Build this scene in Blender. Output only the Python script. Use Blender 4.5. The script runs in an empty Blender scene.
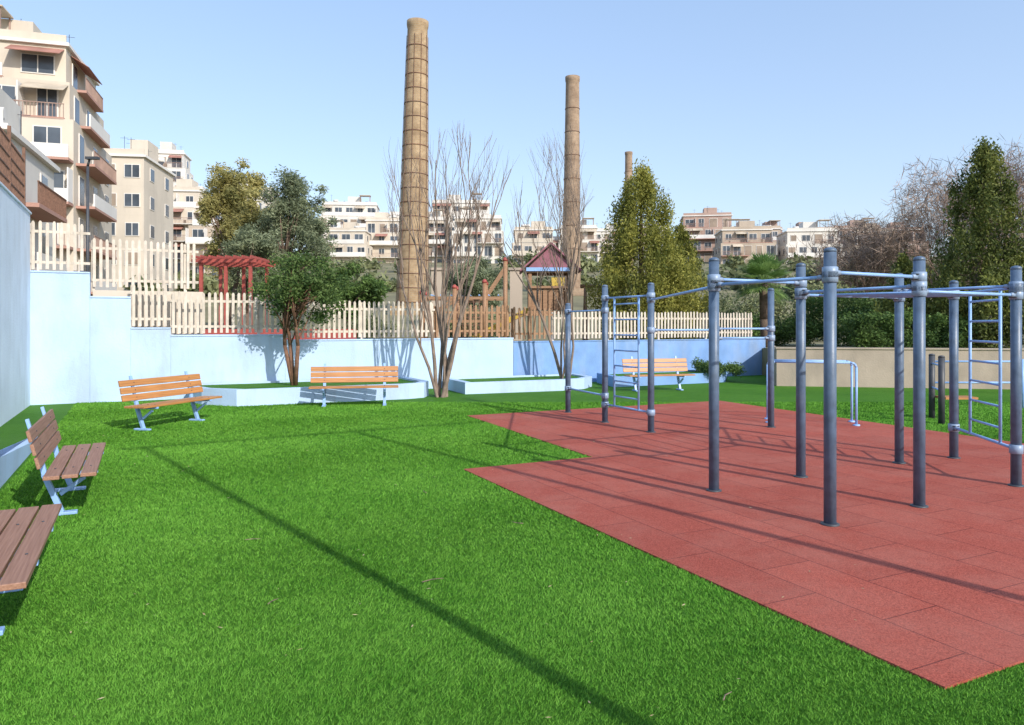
import bpy, math, random
import numpy as np
from mathutils import Vector, Matrix
random.seed(7); rng=np.random.default_rng(7)
V=Vector
sc=bpy.context.scene
# ---------------------------------------------------------------- materials
def new_mat(name):
    m=bpy.data.materials.new(name); m.use_nodes=True
    nt=m.node_tree; b=nt.nodes['Principled BSDF']
    return m,nt,b
def L(nt,a,b): nt.links.new(a,b)
def mat(name,col,rough=.7,var=.15,scale=3.,metal=0.,bump=0.,bscale=60.,coord='Object',dirt=None,dirt_amt=.0,spec=None):
    m,nt,b=new_mat(name)
    tc=nt.nodes.new('ShaderNodeTexCoord')
    n=nt.nodes.new('ShaderNodeTexNoise'); n.inputs['Scale'].default_value=scale; n.inputs['Detail'].default_value=6
    L(nt,tc.outputs[coord],n.inputs['Vector'])
    r=nt.nodes.new('ShaderNodeValToRGB')
    c=np.array(col)
    r.color_ramp.elements[0].position=.3; r.color_ramp.elements[1].position=.7
    r.color_ramp.elements[0].color=(*np.clip(c*(1-var),0,1),1); r.color_ramp.elements[1].color=(*np.clip(c*(1+var),0,1),1)
    L(nt,n.outputs['Fac'],r.inputs['Fac'])
    out=r.outputs['Color']
    if dirt is not None:
        n2=nt.nodes.new('ShaderNodeTexNoise'); n2.inputs['Scale'].default_value=scale*.45; n2.inputs['Detail'].default_value=10; n2.inputs['Roughness'].default_value=.7
        mp=nt.nodes.new('ShaderNodeMapping'); mp.inputs['Scale'].default_value=(2.2,2.2,.6); mp.inputs['Location'].default_value=(3,7,1)
        L(nt,tc.outputs[coord],mp.inputs['Vector']); L(nt,mp.outputs[0],n2.inputs['Vector'])
        r2=nt.nodes.new('ShaderNodeValToRGB'); r2.color_ramp.elements[0].position=.48; r2.color_ramp.elements[1].position=.75
        r2.color_ramp.elements[1].color=(dirt_amt,)*3+(1,)
        L(nt,n2.outputs['Fac'],r2.inputs['Fac'])
        mx=nt.nodes.new('ShaderNodeMixRGB'); mx.inputs[2].default_value=(*dirt,1)
        L(nt,r2.outputs['Color'],mx.inputs[0]); L(nt,out,mx.inputs[1]); out=mx.outputs[0]
    L(nt,out,b.inputs['Base Color'])
    b.inputs['Roughness'].default_value=rough; b.inputs['Metallic'].default_value=metal
    if spec is not None: b.inputs['Specular IOR Level'].default_value=spec
    if bump>0:
        n3=nt.nodes.new('ShaderNodeTexNoise'); n3.inputs['Scale'].default_value=bscale; n3.inputs['Detail'].default_value=4
        L(nt,tc.outputs[coord],n3.inputs['Vector'])
        bp=nt.nodes.new('ShaderNodeBump'); bp.inputs['Strength'].default_value=bump; bp.inputs['Distance'].default_value=.02
        L(nt,n3.outputs['Fac'],bp.inputs['Height']); L(nt,bp.outputs[0],b.inputs['Normal'])
    return m
def leaf_mat(name,dark,light,trans=.3,nscale=.8):
    m,nt,b=new_mat(name)
    at=nt.nodes.new('ShaderNodeAttribute'); at.attribute_name='rnd'
    g=nt.nodes.new('ShaderNodeNewGeometry')
    n=nt.nodes.new('ShaderNodeTexNoise'); n.inputs['Scale'].default_value=nscale; n.inputs['Detail'].default_value=3
    L(nt,g.outputs['Position'],n.inputs['Vector'])
    a=nt.nodes.new('ShaderNodeMath'); a.operation='MULTIPLY_ADD'; a.inputs[1].default_value=.45; 
    L(nt,at.outputs['Fac'],a.inputs[0])
    s=nt.nodes.new('ShaderNodeMath'); s.operation='MULTIPLY_ADD'; s.inputs[1].default_value=1.5; s.inputs[2].default_value=-.45
    L(nt,n.outputs['Fac'],s.inputs[0]); L(nt,s.outputs[0],a.inputs[2])
    r=nt.nodes.new('ShaderNodeValToRGB'); r.color_ramp.elements[0].position=.15; r.color_ramp.elements[1].position=.85
    r.color_ramp.elements[0].color=(*dark,1); r.color_ramp.elements[1].color=(*light,1)
    L(nt,a.outputs[0],r.inputs['Fac']); L(nt,r.outputs['Color'],b.inputs['Base Color'])
    b.inputs['Roughness'].default_value=.6; b.inputs['Specular IOR Level'].default_value=.25
    if trans>0:
        t=nt.nodes.new('ShaderNodeBsdfTranslucent'); L(nt,r.outputs['Color'],t.inputs['Color'])
        mx=nt.nodes.new('ShaderNodeMixShader'); mx.inputs[0].default_value=trans
        L(nt,b.outputs[0],mx.inputs[1]); L(nt,t.outputs[0],mx.inputs[2])
        L(nt,mx.outputs[0],nt.nodes['Material Output'].inputs['Surface'])
    return m
def wood_mat(name,c1,c2,rough=.6):
    m,nt,b=new_mat(name)
    tc=nt.nodes.new('ShaderNodeTexCoord'); mp=nt.nodes.new('ShaderNodeMapping'); mp.inputs['Scale'].default_value=(2,60,60)
    n=nt.nodes.new('ShaderNodeTexNoise'); n.inputs['Scale'].default_value=1.3; n.inputs['Detail'].default_value=6
    L(nt,tc.outputs['Object'],mp.inputs['Vector']); L(nt,mp.outputs[0],n.inputs['Vector'])
    r=nt.nodes.new('ShaderNodeValToRGB'); r.color_ramp.elements[0].position=.3; r.color_ramp.elements[1].position=.7
    r.color_ramp.elements[0].color=(*c1,1); r.color_ramp.elements[1].color=(*c2,1)
    L(nt,n.outputs['Fac'],r.inputs['Fac']); L(nt,r.outputs['Color'],b.inputs['Base Color']); b.inputs['Roughness'].default_value=rough
    bp=nt.nodes.new('ShaderNodeBump'); bp.inputs['Strength'].default_value=.2; bp.inputs['Distance'].default_value=.005
    L(nt,n.outputs['Fac'],bp.inputs['Height']); L(nt,bp.outputs[0],b.inputs['Normal'])
    return m

M_paleblue=mat('pale_blue_paint',(.44,.59,.80),.75,.08,1.2,bump=.3,bscale=25,dirt=(.31,.36,.43),dirt_amt=.7)
M_sidewall=mat('white_blue_side_paint',(.66,.75,.86),.75,.07,1.2,bump=.3,bscale=25,dirt=(.42,.47,.52),dirt_amt=.6)
M_shadeblue=mat('shaded_blue_paint',(.175,.32,.60),.75,.18,1.5,bump=.3,bscale=25,dirt=(.35,.4,.46),dirt_amt=.5)  # pale blue wall in shadow: the shade is painted in as deeper blue
M_beige=mat('beige_concrete',(.38,.31,.245),.85,.16,1.2,bump=.3,bscale=25,dirt=(.2,.18,.15),dirt_amt=.6)
M_cream=mat('cream_fence_paint',(.58,.51,.43),.6,.16,5,dirt=(.3,.25,.2),dirt_amt=.7)
M_pole=mat('slate_painted_steel',(.085,.13,.205),.38,.25,9,bump=.12,bscale=160,dirt=(.17,.21,.27),dirt_amt=.5)
M_bar=mat('light_blue_painted_steel',(.26,.44,.76),.42,.1,9,dirt=(.3,.35,.42),dirt_amt=.3)
M_clamp=mat('clamp_steel',(.24,.32,.45),.4,.12,12)
M_wood=wood_mat('varnished_orange_wood',(.33,.14,.045),(.52,.245,.08),.45)
M_woodb=wood_mat('weathered_brown_wood',(.23,.11,.065),(.36,.195,.13),.6)
M_bark=mat('bark',(.13,.09,.065),.9,.35,9,bump=.6,bscale=20)
M_barkred=mat('reddish_bark',(.17,.09,.055),.9,.35,9,bump=.6,bscale=20)
M_barkpale=mat('pale_bark',(.22,.165,.13),.9,.3,7,bump=.4,bscale=20)
M_twig=mat('brown_twigs',(.22,.155,.12),.9,.3,4)
M_rust=mat('rusty_iron',(.17,.09,.06),.8,.3,12)
M_red=mat('red_painted_timber',(.34,.07,.055),.6,.2,6)
M_timber=wood_mat('playground_timber',(.22,.115,.06),(.38,.22,.12))
M_roofp=mat('purple_red_roof',(.27,.10,.13),.6,.15,4)
M_yellow=mat('yellow_plastic',(.55,.38,.06),.5,.1,4)
M_dark=mat('dark_steel',(.05,.055,.065),.5,.2,8)
M_glass=mat('window_glass',(.07,.085,.105),.2,.6,.35,spec=.5)
M_soil=mat('dry_ground',(.19,.17,.09),.95,.35,.25,bump=.4,bscale=3)
def bmat(n,c): return mat(n,c,.85,.08,.25,dirt=tuple(x*.6 for x in c),dirt_amt=.5)
M_w1=bmat('white_render',(.66,.625,.57)); M_w2=bmat('cream_render',(.58,.51,.42)); M_w3=bmat('brown_pink_render',(.40,.28,.23)); M_w4=bmat('grey_render',(.50,.47,.44)); M_w5=bmat('tan_render',(.45,.37,.29))
M_trim=bmat('white_trim',(.70,.67,.63)); M_slab=bmat('balcony_concrete',(.58,.54,.48)); M_shut=mat('shutters',(.27,.21,.16),.7,.3,.5)
M_awn=mat('awning_cloth',(.34,.16,.12),.8,.3,.6); M_awn2=mat('beige_awning_cloth',(.48,.40,.30),.8,.3,.6); M_rail=mat('balcony_rail',(.30,.20,.16),.6,.2,1); M_redslab=bmat('terracotta_band',(.42,.24,.19))

def turf_mat(name,blade):
    m,nt,b=new_mat(name)
    g=nt.nodes.new('ShaderNodeNewGeometry')
    n1=nt.nodes.new('ShaderNodeTexNoise'); n1.inputs['Scale'].default_value=.6; n1.inputs['Detail'].default_value=5; n1.inputs['Roughness'].default_value=.65
    n2=nt.nodes.new('ShaderNodeTexNoise'); n2.inputs['Scale'].default_value=8; n2.inputs['Detail'].default_value=8; n2.inputs['Roughness'].default_value=.78
    L(nt,g.outputs['Position'],n1.inputs['Vector']); L(nt,g.outputs['Position'],n2.inputs['Vector'])
    ad=nt.nodes.new('ShaderNodeMath'); ad.operation='MULTIPLY_ADD'; ad.inputs[1].default_value=.6
    L(nt,n2.outputs['Fac'],ad.inputs[0])
    h=nt.nodes.new('ShaderNodeMath'); h.operation='MULTIPLY'; h.inputs[1].default_value=.5; L(nt,n1.outputs['Fac'],h.inputs[0]); L(nt,h.outputs[0],ad.inputs[2])
    src=ad.outputs[0]
    r=nt.nodes.new('ShaderNodeValToRGB'); e=r.color_ramp.elements
    e[0].position=.36; e[1].position=.76
    if blade:
        at=nt.nodes.new('ShaderNodeAttribute'); at.attribute_name='rnd'
        k=nt.nodes.new('ShaderNodeMath'); k.operation='MULTIPLY_ADD'; k.inputs[1].default_value=.26; k.use_clamp=True
        L(nt,at.outputs['Fac'],k.inputs[0])
        o=nt.nodes.new('ShaderNodeMath'); o.operation='SUBTRACT'; o.inputs[1].default_value=.13; L(nt,src,o.inputs[0]); L(nt,o.outputs[0],k.inputs[2]); src=k.outputs[0]
        e[0].color=(.056,.195,.016,1); e[1].color=(.175,.385,.055,1)
    else:
        e[0].color=(.036,.130,.010,1); e[1].color=(.100,.25,.028,1)
    L(nt,src,r.inputs['Fac']); L(nt,r.outputs['Color'],b.inputs['Base Color'])
    b.inputs['Roughness'].default_value=.75 ; b.inputs['Specular IOR Level'].default_value=.08
    if not blade:
        n3=nt.nodes.new('ShaderNodeTexNoise'); n3.inputs['Scale'].default_value=70; n3.inputs['Detail'].default_value=6; n3.inputs['Roughness'].default_value=.8
        L(nt,g.outputs['Position'],n3.inputs['Vector'])
        bp=nt.nodes.new('ShaderNodeBump'); bp.inputs['Strength'].default_value=.8; bp.inputs['Distance'].default_value=.03
        L(nt,n3.outputs['Fac'],bp.inputs['Height']); L(nt,bp.outputs[0],b.inputs['Normal'])
    return m
M_turf=turf_mat('artificial_turf',False); M_blade=turf_mat('turf_fibre',True)

DA=V((-.446,.895,0)).normalized()
DB=V((.895,.446,0)).normalized()
def rubber():
    m,nt,b=new_mat('red_rubber_tiles')
    g=nt.nodes.new('ShaderNodeNewGeometry'); mp=nt.nodes.new('ShaderNodeMapping'); mp.vector_type='POINT'
    mp.inputs['Rotation'].default_value=(0,0,-math.atan2(DA.y,DA.x))
    L(nt,g.outputs['Position'],mp.inputs['Vector'])
    br=nt.nodes.new('ShaderNodeTexBrick'); br.inputs['Scale'].default_value=1; br.inputs['Brick Width'].default_value=1.0; br.inputs['Row Height'].default_value=.5
    br.inputs['Mortar Size'].default_value=.005; br.inputs['Mortar Smooth'].default_value=.3; br.inputs['Bias'].default_value=-.1
    br.inputs['Color1'].default_value=(.42,.090,.058,1); br.inputs['Color2'].default_value=(.355,.074,.048,1); br.inputs['Mortar'].default_value=(.17,.035,.028,1)
    L(nt,mp.outputs[0],br.inputs['Vector'])
    n=nt.nodes.new('ShaderNodeTexNoise'); n.inputs['Scale'].default_value=110; n.inputs['Detail'].default_value=3; n.inputs['Roughness'].default_value=.8
    L(nt,g.outputs['Position'],n.inputs['Vector'])
    r=nt.nodes.new('ShaderNodeValToRGB'); r.color_ramp.elements[0].position=.3; r.color_ramp.elements[1].position=.72
    r.color_ramp.elements[0].color=(.35,.3,.3,1); r.color_ramp.elements[1].color=(1.5,1.7,1.8,1)
    L(nt,n.outputs['Fac'],r.inputs['Fac'])
    mu=nt.nodes.new('ShaderNodeMixRGB'); mu.blend_type='MULTIPLY'; mu.inputs[0].default_value=1
    L(nt,br.outputs['Color'],mu.inputs[1]); L(nt,r.outputs['Color'],mu.inputs[2])
    n2=nt.nodes.new('ShaderNodeTexNoise'); n2.inputs['Scale'].default_value=1.1; n2.inputs['Detail'].default_value=9; n2.inputs['Roughness'].default_value=.7
    L(nt,g.outputs['Position'],n2.inputs['Vector'])
    r2=nt.nodes.new('ShaderNodeValToRGB'); r2.color_ramp.elements[0].position=.42; r2.color_ramp.elements[1].position=.8; r2.color_ramp.elements[1].color=(.42,.42,.42,1)
    L(nt,n2.outputs['Fac'],r2.inputs['Fac'])
    mx=nt.nodes.new('ShaderNodeMixRGB'); mx.inputs[2].default_value=(.47,.22,.17,1)
    L(nt,r2.outputs['Color'],mx.inputs[0]); L(nt,mu.outputs[0],mx.inputs[1]); L(nt,mx.outputs[0],b.inputs['Base Color'])
    b.inputs['Roughness'].default_value=.85; b.inputs['Specular IOR Level'].default_value=.2
    hm=nt.nodes.new('ShaderNodeMath'); hm.operation='MULTIPLY_ADD'; hm.inputs[1].default_value=-1.2
    L(nt,br.outputs['Fac'],hm.inputs[0]); L(nt,n.outputs['Fac'],hm.inputs[2])
    bp=nt.nodes.new('ShaderNodeBump'); bp.inputs['Strength'].default_value=.7; bp.inputs['Distance'].default_value=.007
    L(nt,hm.outputs[0],bp.inputs['Height']); L(nt,bp.outputs[0],b.inputs['Normal'])
    return m
M_rubber=rubber()
def chim_mat(name,c1,c2,mo):
    m,nt,b=new_mat(name)
    tc=nt.nodes.new('ShaderNodeTexCoord'); s=nt.nodes.new('ShaderNodeSeparateXYZ'); L(nt,tc.outputs['Object'],s.inputs[0])
    a=nt.nodes.new('ShaderNodeMath'); a.operation='ARCTAN2'; L(nt,s.outputs[1],a.inputs[0]); L(nt,s.outputs[0],a.inputs[1])
    k=nt.nodes.new('ShaderNodeMath'); k.operation='MULTIPLY'; k.inputs[1].default_value=1.2; L(nt,a.outputs[0],k.inputs[0])
    c=nt.nodes.new('ShaderNodeCombineXYZ'); L(nt,k.outputs[0],c.inputs[0]); L(nt,s.outputs[2],c.inputs[1])
    br=nt.nodes.new('ShaderNodeTexBrick'); br.inputs['Scale'].default_value=1; br.inputs['Brick Width'].default_value=.36; br.inputs['Row Height'].default_value=.16; br.inputs['Mortar Size'].default_value=.018
    br.inputs['Color1'].default_value=(*c1,1); br.inputs['Color2'].default_value=(*c2,1); br.inputs['Mortar'].default_value=(*mo,1)
    L(nt,c.outputs[0],br.inputs['Vector'])
    n=nt.nodes.new('ShaderNodeTexNoise'); n.inputs['Scale'].default_value=.9; n.inputs['Detail'].default_value=8; n.inputs['Roughness'].default_value=.7; L(nt,tc.outputs['Object'],n.inputs['Vector'])
    r=nt.nodes.new('ShaderNodeValToRGB'); r.color_ramp.elements[0].position=.35; r.color_ramp.elements[1].position=.65
    r.color_ramp.elements[0].color=(.6,.55,.5,1); r.color_ramp.elements[1].color=(1.15,1.15,1.1,1); L(nt,n.outputs['Fac'],r.inputs['Fac'])
    mu=nt.nodes.new('ShaderNodeMixRGB'); mu.blend_type='MULTIPLY'; mu.inputs[0].default_value=1; L(nt,br.outputs['Color'],mu.inputs[1]); L(nt,r.outputs['Color'],mu.inputs[2])
    L(nt,mu.outputs[0],b.inputs['Base Color']); b.inputs['Roughness'].default_value=.9
    return m

# ---------------------------------------------------------------- mesh builder
class B:
    def __init__(s,name): s.name=name; s.p={}
    def part(s,n,m):
        if n not in s.p: s.p[n]=[m,[],[],[]]
        return s.p[n]
    def add(s,n,m,vs,fs,smooth=False):
        P=s.part(n,m); o=len(P[1]); P[1].extend([tuple(v) for v in vs])
        for i,f in enumerate(fs):
            P[2].append([o+k for k in f]); P[3].append(smooth if isinstance(smooth,bool) else smooth[i])
    def box(s,n,m,c,sz,ax=None):
        c=V(c); a,b_,u=ax if ax else (V((1,0,0)),V((0,1,0)),V((0,0,1)))
        x,y,z=sz[0]/2,sz[1]/2,sz[2]/2
        vs=[c+a*(i*x)+b_*(j*y)+u*(k*z) for k in(-1,1) for j in(-1,1) for i in(-1,1)]
        s.add(n,m,vs,[(0,2,3,1),(4,5,7,6),(0,1,5,4),(2,6,7,3),(0,4,6,2),(1,3,7,5)])
    def beam(s,n,m,p0,p1,w,t,hint=(0,0,1)):
        p0,p1=V(p0),V(p1); d=(p1-p0); l=d.length; d.normalize(); h=V(hint)
        if abs(d.dot(h))>.98: h=V((1,0,0))
        b_=h.cross(d).normalized(); u=d.cross(b_)
        s.box(n,m,(p0+p1)/2,(l,w,t),(d,b_,u))
    def tube(s,n,m,p0,p1,r0,r1=None,seg=12,cap=True):
        r1=r0 if r1 is None else r1
        p0,p1=V(p0),V(p1); d=(p1-p0).normalized(); h=V((0,0,1)) if abs(d.z)<.9 else V((1,0,0))
        a=d.cross(h).normalized(); b_=d.cross(a)
        vs=[]
        for p,r in((p0,r0),(p1,r1)):
            for i in range(seg):
                t=2*math.pi*i/seg; vs.append(p+a*(r*math.cos(t))+b_*(r*math.sin(t)))
        fs=[(i,(i+1)%seg,seg+(i+1)%seg,seg+i) for i in range(seg)]; sm=[True]*seg
        if cap: fs+= [tuple(range(seg))[::-1],tuple(range(seg,2*seg))]; sm+=[False,False]
        s.add(n,m,vs,fs,sm)
    def path(s,n,m,pts,r,seg=8):
        for i in range(len(pts)-1):
            r0=r[i] if isinstance(r,(list,tuple)) else r; r1=r[i+1] if isinstance(r,(list,tuple)) else r
            s.tube(n,m,pts[i],pts[i+1],r0,r1,seg)
    def lathe(s,n,m,prof,seg=24,c=(0,0,0)):
        vs=[];fs=[];c=V(c)
        for r,z in prof:
            for i in range(seg):
                t=2*math.pi*i/seg; vs.append(c+V((r*math.cos(t),r*math.sin(t),z)))
        for j in range(len(prof)-1):
            for i in range(seg): fs.append((j*seg+i,j*seg+(i+1)%seg,(j+1)*seg+(i+1)%seg,(j+1)*seg+i))
        fs.append(tuple(range(seg))[::-1]); fs.append(tuple(range((len(prof)-1)*seg,len(prof)*seg)))
        s.add(n,m,vs,fs,[True]*(len(fs)-2)+[False,False])
    def prism(s,n,m,poly,z0,z1):
        k=len(poly); z1s=z1 if isinstance(z1,(list,tuple)) else [z1]*k
        vs=[(x,y,z0) for x,y in poly]+[(x,y,z1s[i]) for i,(x,y) in enumerate(poly)]
        s.add(n,m,vs,[(i,(i+1)%k,k+(i+1)%k,k+i) for i in range(k)]+[tuple(range(k))[::-1],tuple(range(k,2*k))])
    def done(s,loc=(0,0,0),rot=(0,0,0),bevel=0):
        def mk(nm,P):
            me=bpy.data.meshes.new(nm); me.from_pydata(P[1],[],P[2]); me.polygons.foreach_set('use_smooth',P[3]); me.materials.append(P[0]); me.update()
            o=bpy.data.objects.new(nm,me); sc.collection.objects.link(o)
            if bevel:
                md=o.modifiers.new('bevel','BEVEL'); md.width=bevel; md.segments=2; md.limit_method='ANGLE'
            return o
        if len(s.p)==1:
            r=mk(s.name,list(s.p.values())[0])
        else:
            r=bpy.data.objects.new(s.name,None); sc.collection.objects.link(r)
            for k,P in s.p.items():
                o=mk(k,P); o.parent=r
        r.location=loc; r.rotation_euler=rot
        return r
def np_mesh(name,co,nper,m,rnd,parent=None):
    n=len(co)//nper
    me=bpy.data.meshes.new(name); me.vertices.add(len(co)); me.vertices.foreach_set('co',co.astype(np.float32).ravel())
    me.loops.add(len(co)); me.loops.foreach_set('vertex_index',np.arange(len(co),dtype=np.int32))
    me.polygons.add(n); me.polygons.foreach_set('loop_start',np.arange(0,len(co),nper,dtype=np.int32)); 
    me.update(calc_edges=True)
    a=me.attributes.new('rnd','FLOAT','POINT'); a.data.foreach_set('value',np.repeat(rnd,nper).astype(np.float32))
    me.materials.append(m)
    o=bpy.data.objects.new(name,me); sc.collection.objects.link(o)
    if parent: o.parent=parent
    return o
def leaves(centers,size,aspect=.5,up=0.):
    n=len(centers)
    d=rng.normal(size=(n,3)); d[:,2]=d[:,2]*.8+up; d/=np.linalg.norm(d,axis=1)[:,None]
    e=rng.normal(size=(n,3)); s=np.cross(d,e); s/=np.linalg.norm(s,axis=1)[:,None]
    sz=size*(.6+.8*rng.random(n))[:,None]
    a=centers-d*sz*.5; c=centers+d*sz*.5; b=centers+s*sz*aspect*.5; e2=centers-s*sz*aspect*.5
    return np.stack([a,b,c,e2],1).reshape(-1,3)
def clumpy(clumps,n):
    cl=np.array(clumps); w=cl[:,3]**2; w/=w.sum()
    idx=rng.choice(len(cl),n,p=w)
    d=rng.normal(size=(n,3)); d/=np.linalg.norm(d,axis=1)[:,None]
    r=(rng.random(n)**.45)*(.65+.55*rng.random(n))
    p=cl[idx,:3]+d*r[:,None]*np.stack([cl[idx,3],cl[idx,3],cl[idx,4]],1)
    return p
def empty(name,loc=(0,0,0)):
    o=bpy.data.objects.new(name,None); sc.collection.objects.link(o); o.location=loc; return o

# ---------------------------------------------------------------- ground
b=B('ground'); b.add('g',M_soil,[(-3000,-3000,-.01),(3000,-3000,-.01),(3000,3000,-.01),(-3000,3000,-.01)],[(0,1,2,3)]); b.done()
W0=V((-10.7,16.4,0))
def WL(t,off=0): return W0+DB*t-DA*off
lawn=[(-12,-20),(26,-20),(26,27),(11,27),tuple((WL(21.8,-.05)).xy),tuple((WL(0,-.05)).xy),(-12,16.2)]
b=B('lawn'); b.add('g',M_turf,[(x,y,.0) for x,y in lawn],[tuple(range(len(lawn)))]); b.done()
matp=[(2.13,3.64),(-.60,9.12),(1.08,9.95),(-.88,14.45),(4.85,17.25),(8.0,10.3),(10.2,5.9)]
q=V((2.13,3.64,0))+DB*7.2; matp[-1]=(q.x,q.y)
b=B('rubber_play_surface'); b.prism('g',M_rubber,matp,-.005,.014); b.done()

def inpoly(px,py,poly):
    ins=np.zeros(len(px),bool); k=len(poly)
    for i in range(k):
        x0,y0=poly[i]; x1,y1=poly[(i+1)%k]
        c=((y0>py)!=(y1>py))&(px<(x1-x0)*(py-y0)/(y1-y0+1e-12)+x0); ins^=c
    return ins
ys=np.linspace(1.6,17,400); pd=(1.5*ys+2.4)*np.minimum(1,(3.0/ys))**1.5; cdf=np.cumsum(pd); cdf/=cdf[-1]
N=1200000
y=np.interp(rng.random(N),cdf,ys); x=(rng.random(N)*2-1)*(.75*y+1.2)
k=~inpoly(x,y,matp)&(x>-5.3-(y-7.57)*.498)
x=x[k];y=y[k]; n=len(x)
ds=np.maximum(1,y/3.0)**.8
h=(.009+.011*rng.random(n))*ds**.4; w=.0022*ds
lean=rng.normal(size=(n,2))*.6
bend=np.stack([np.sin(x*1.7+y*.6)*.25+.2,np.cos(x*.9-y*1.4)*.25],1)
th=rng.random(n)*math.pi
base=np.stack([x,y,np.full(n,-.001)],1); side=np.stack([np.cos(th)*w,np.sin(th)*w,np.zeros(n)],1)
tip=base+np.stack([(lean[:,0]+bend[:,0])*h,(lean[:,1]+bend[:,1])*h,h],1)
co=np.stack([base-side,base+side,tip],1).reshape(-1,3)
np_mesh('turf_grass',co,3,M_blade,rng.random(n)); print('blades',n)
n=170; fy=2.8+rng.random(n)**1.3*9; fx=(rng.random(n)*1.5-.85)*fy*.75
k=(fx>-4.4-(fy-6.6)*.498); fx=fx[k];fy=fy[k]
c=np.stack([fx,fy,np.full(len(fx),.024)],1)
co=leaves(c,.036,.3); co[:,2]=.024+(co[:,2]-.024)*.25
M_dry=leaf_mat('dry_leaf',(.20,.15,.07),(.50,.43,.25),0.,20)
np_mesh('fallen_leaves',co,4,M_dry,rng.random(len(c)))
b=B('fallen_twigs')
for px,py,a,l in((-.62,5.1,.5,.16),(-1.55,4.7,1.2,.1),(.1,6.6,2.6,.12),(-2.2,6.1,.2,.12),(-.9,7.8,1.9,.14),(1.0,3.5,.9,.1)):
    d=V((math.cos(a),math.sin(a),0)); p=V((px,py,.022)); s_=V((-d.y,d.x,0))
    b.path('t',M_twig,[p,p+d*l*.5+s_*l*.12,p+d*l],[.0035,.003,.002],5)
b.done()

def yw(x):
    if x<=-10.7: return 16.6
    if x<=8.8: return 16.6+(x+10.7)*DB.y/DB.x
    if x<=9.6: return 26.3+(x-8.8)/.8*(21.3-26.3)
    return 21.3-(x-9.6)*.22 if x<30 else 16.8
xs=sorted(set(list(np.linspace(-60,60,61))+list(np.linspace(8.6,9.8,7))+[-10.8,-10.7,-10.6]+[-1500,-900,-500,-300,-200,-150,-120,-90,90,120,150,200,300,500,900,1500]))
ss=[0,.05,2,6,12,20,28,36,46,60,80,100,120,140,165,190,220,260,340,500,900,2500]
def tz(x,yy):
    t=max(0,yy-46); z=.95+min(t,190)*.118
    return z+(.35*math.sin(x*.08)*math.cos(yy*.06) if t>0 else 0)*min(1,t/30)
vs=[];fs=[]
for j,s_ in enumerate(ss):
    for x_ in xs:
        yy=yw(x_)+s_; vs.append((x_,yy,-.05 if j==0 else tz(x_,yy)))
nx=len(xs)
for j in range(len(ss)-1):
    for i in range(nx-1): fs.append((j*nx+i,j*nx+i+1,(j+1)*nx+i+1,(j+1)*nx+i))
b=B('hillside'); b.add('g',M_soil,vs,fs,True); b.done()

# ---------------------------------------------------------------- walls
AX=(DB,DA,V((0,0,1)))
b=B('stepped_boundary_wall')
for t0,t1,z in((0,1.17,2.95),(1.17,2.0,2.4),(2.0,2.85,1.68),(2.85,5.5,1.5),(5.5,12.0,1.36)):
    c=WL((t0+t1)/2,-.12); b.box('walls',M_paleblue,(c.x,c.y,z/2-.02),(t1-t0,.24,z+.04),AX)
    b.box('coping',M_paleblue,(c.x,c.y,z+.02),(t1-t0+.004,.28,.04),AX)
b.done(bevel=.008)
b=B('shaded_boundary_wall')  # right part of the back wall, its shade put into the colour
c=WL(17.0,-.12); b.box('walls',M_shadeblue,(c.x,c.y,.62),(9.98,.24,1.28),AX); b.box('coping',M_shadeblue,(c.x,c.y,1.275),(9.96,.28,.03),AX); b.done(bevel=.008)
b=B('tall_side_wall')
c=W0-DA*6-DB*.1; b.box('wall',M_sidewall,(c.x,c.y,2.1),(.24,11.98,4.26),AX); b.box('coping',M_sidewall,(c.x,c.y,4.25),(.3,12,.05),AX); b.done(bevel=.01)
b=B('iron_fence')
for i in range(120):
    p=W0-DA*(i*.1)-DB*.1
    b.box('bars',M_rust,(p.x,p.y,4.85),(.018,.018,1.2),AX)
    if i%20==0: b.box('posts',M_rust,(p.x,p.y,4.95),(.06,.06,1.5),AX)
for z in(4.35,4.6,4.85,5.1,5.4):
    c=W0-DA*6-DB*.1; b.box('rails',M_rust,(c.x,c.y,z),(.03,12,.025),AX)
b.done()
b=B('raised_planting_bed')
P0=V((-5.34,7.57,0))
a0=P0-DA*9; a1=P0+DA*.6; a2=P0+DA*4.6
def sm(p): return (p.x,p.y)
b.prism('kerb_wall',M_paleblue,[sm(a0),sm(a1),sm(a2),sm(a2-DB*.18),sm(a1-DB*.18),sm(a0-DB*.18)],-.02,[.36,.34,.03,.03,.34,.36])
b.add('bed_turf',M_turf,[(*sm(a0-DB*.181),.345),(*sm(a1-DB*.181),.325),(*sm(a2-DB*.181),.02),(*sm(a2+DA*.8-DB*.18),-.005),(*sm(a2+DA*.8-DB*3.4),-.005),(*sm(a2-DB*3.4),.12),(*sm(a1-DB*3.4),.40),(*sm(a0-DB*3.4),.40)],[(0,1,6,7),(1,2,5,6),(2,3,4,5)])
b.done()
def planter(poly,z,name='planter_bed',m=M_paleblue):
    b=B(name); k=len(poly); cx=sum(p[0] for p in poly)/k; cy=sum(p[1] for p in poly)/k
    inner=[]
    for px,py in poly:
        d=V((cx-px,cy-py,0)).normalized()*.2; inner.append((px+d.x,py+d.y))
    vs=[(x,y,-.02) for x,y in poly]+[(x,y,z) for x,y in poly]+[(x,y,z) for x,y in inner]+[(x,y,z-.06) for x,y in inner]
    fs=[]
    for i in range(k):
        j=(i+1)%k
        for l in range(3): fs.append((l*k+i,l*k+j,(l+1)*k+j,(l+1)*k+i))
    b.add('kerb',m,vs,fs)
    b.add('turf',M_turf,[(x,y,z-.045) for x,y in inner],[tuple(range(k))]); b.done()
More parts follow.
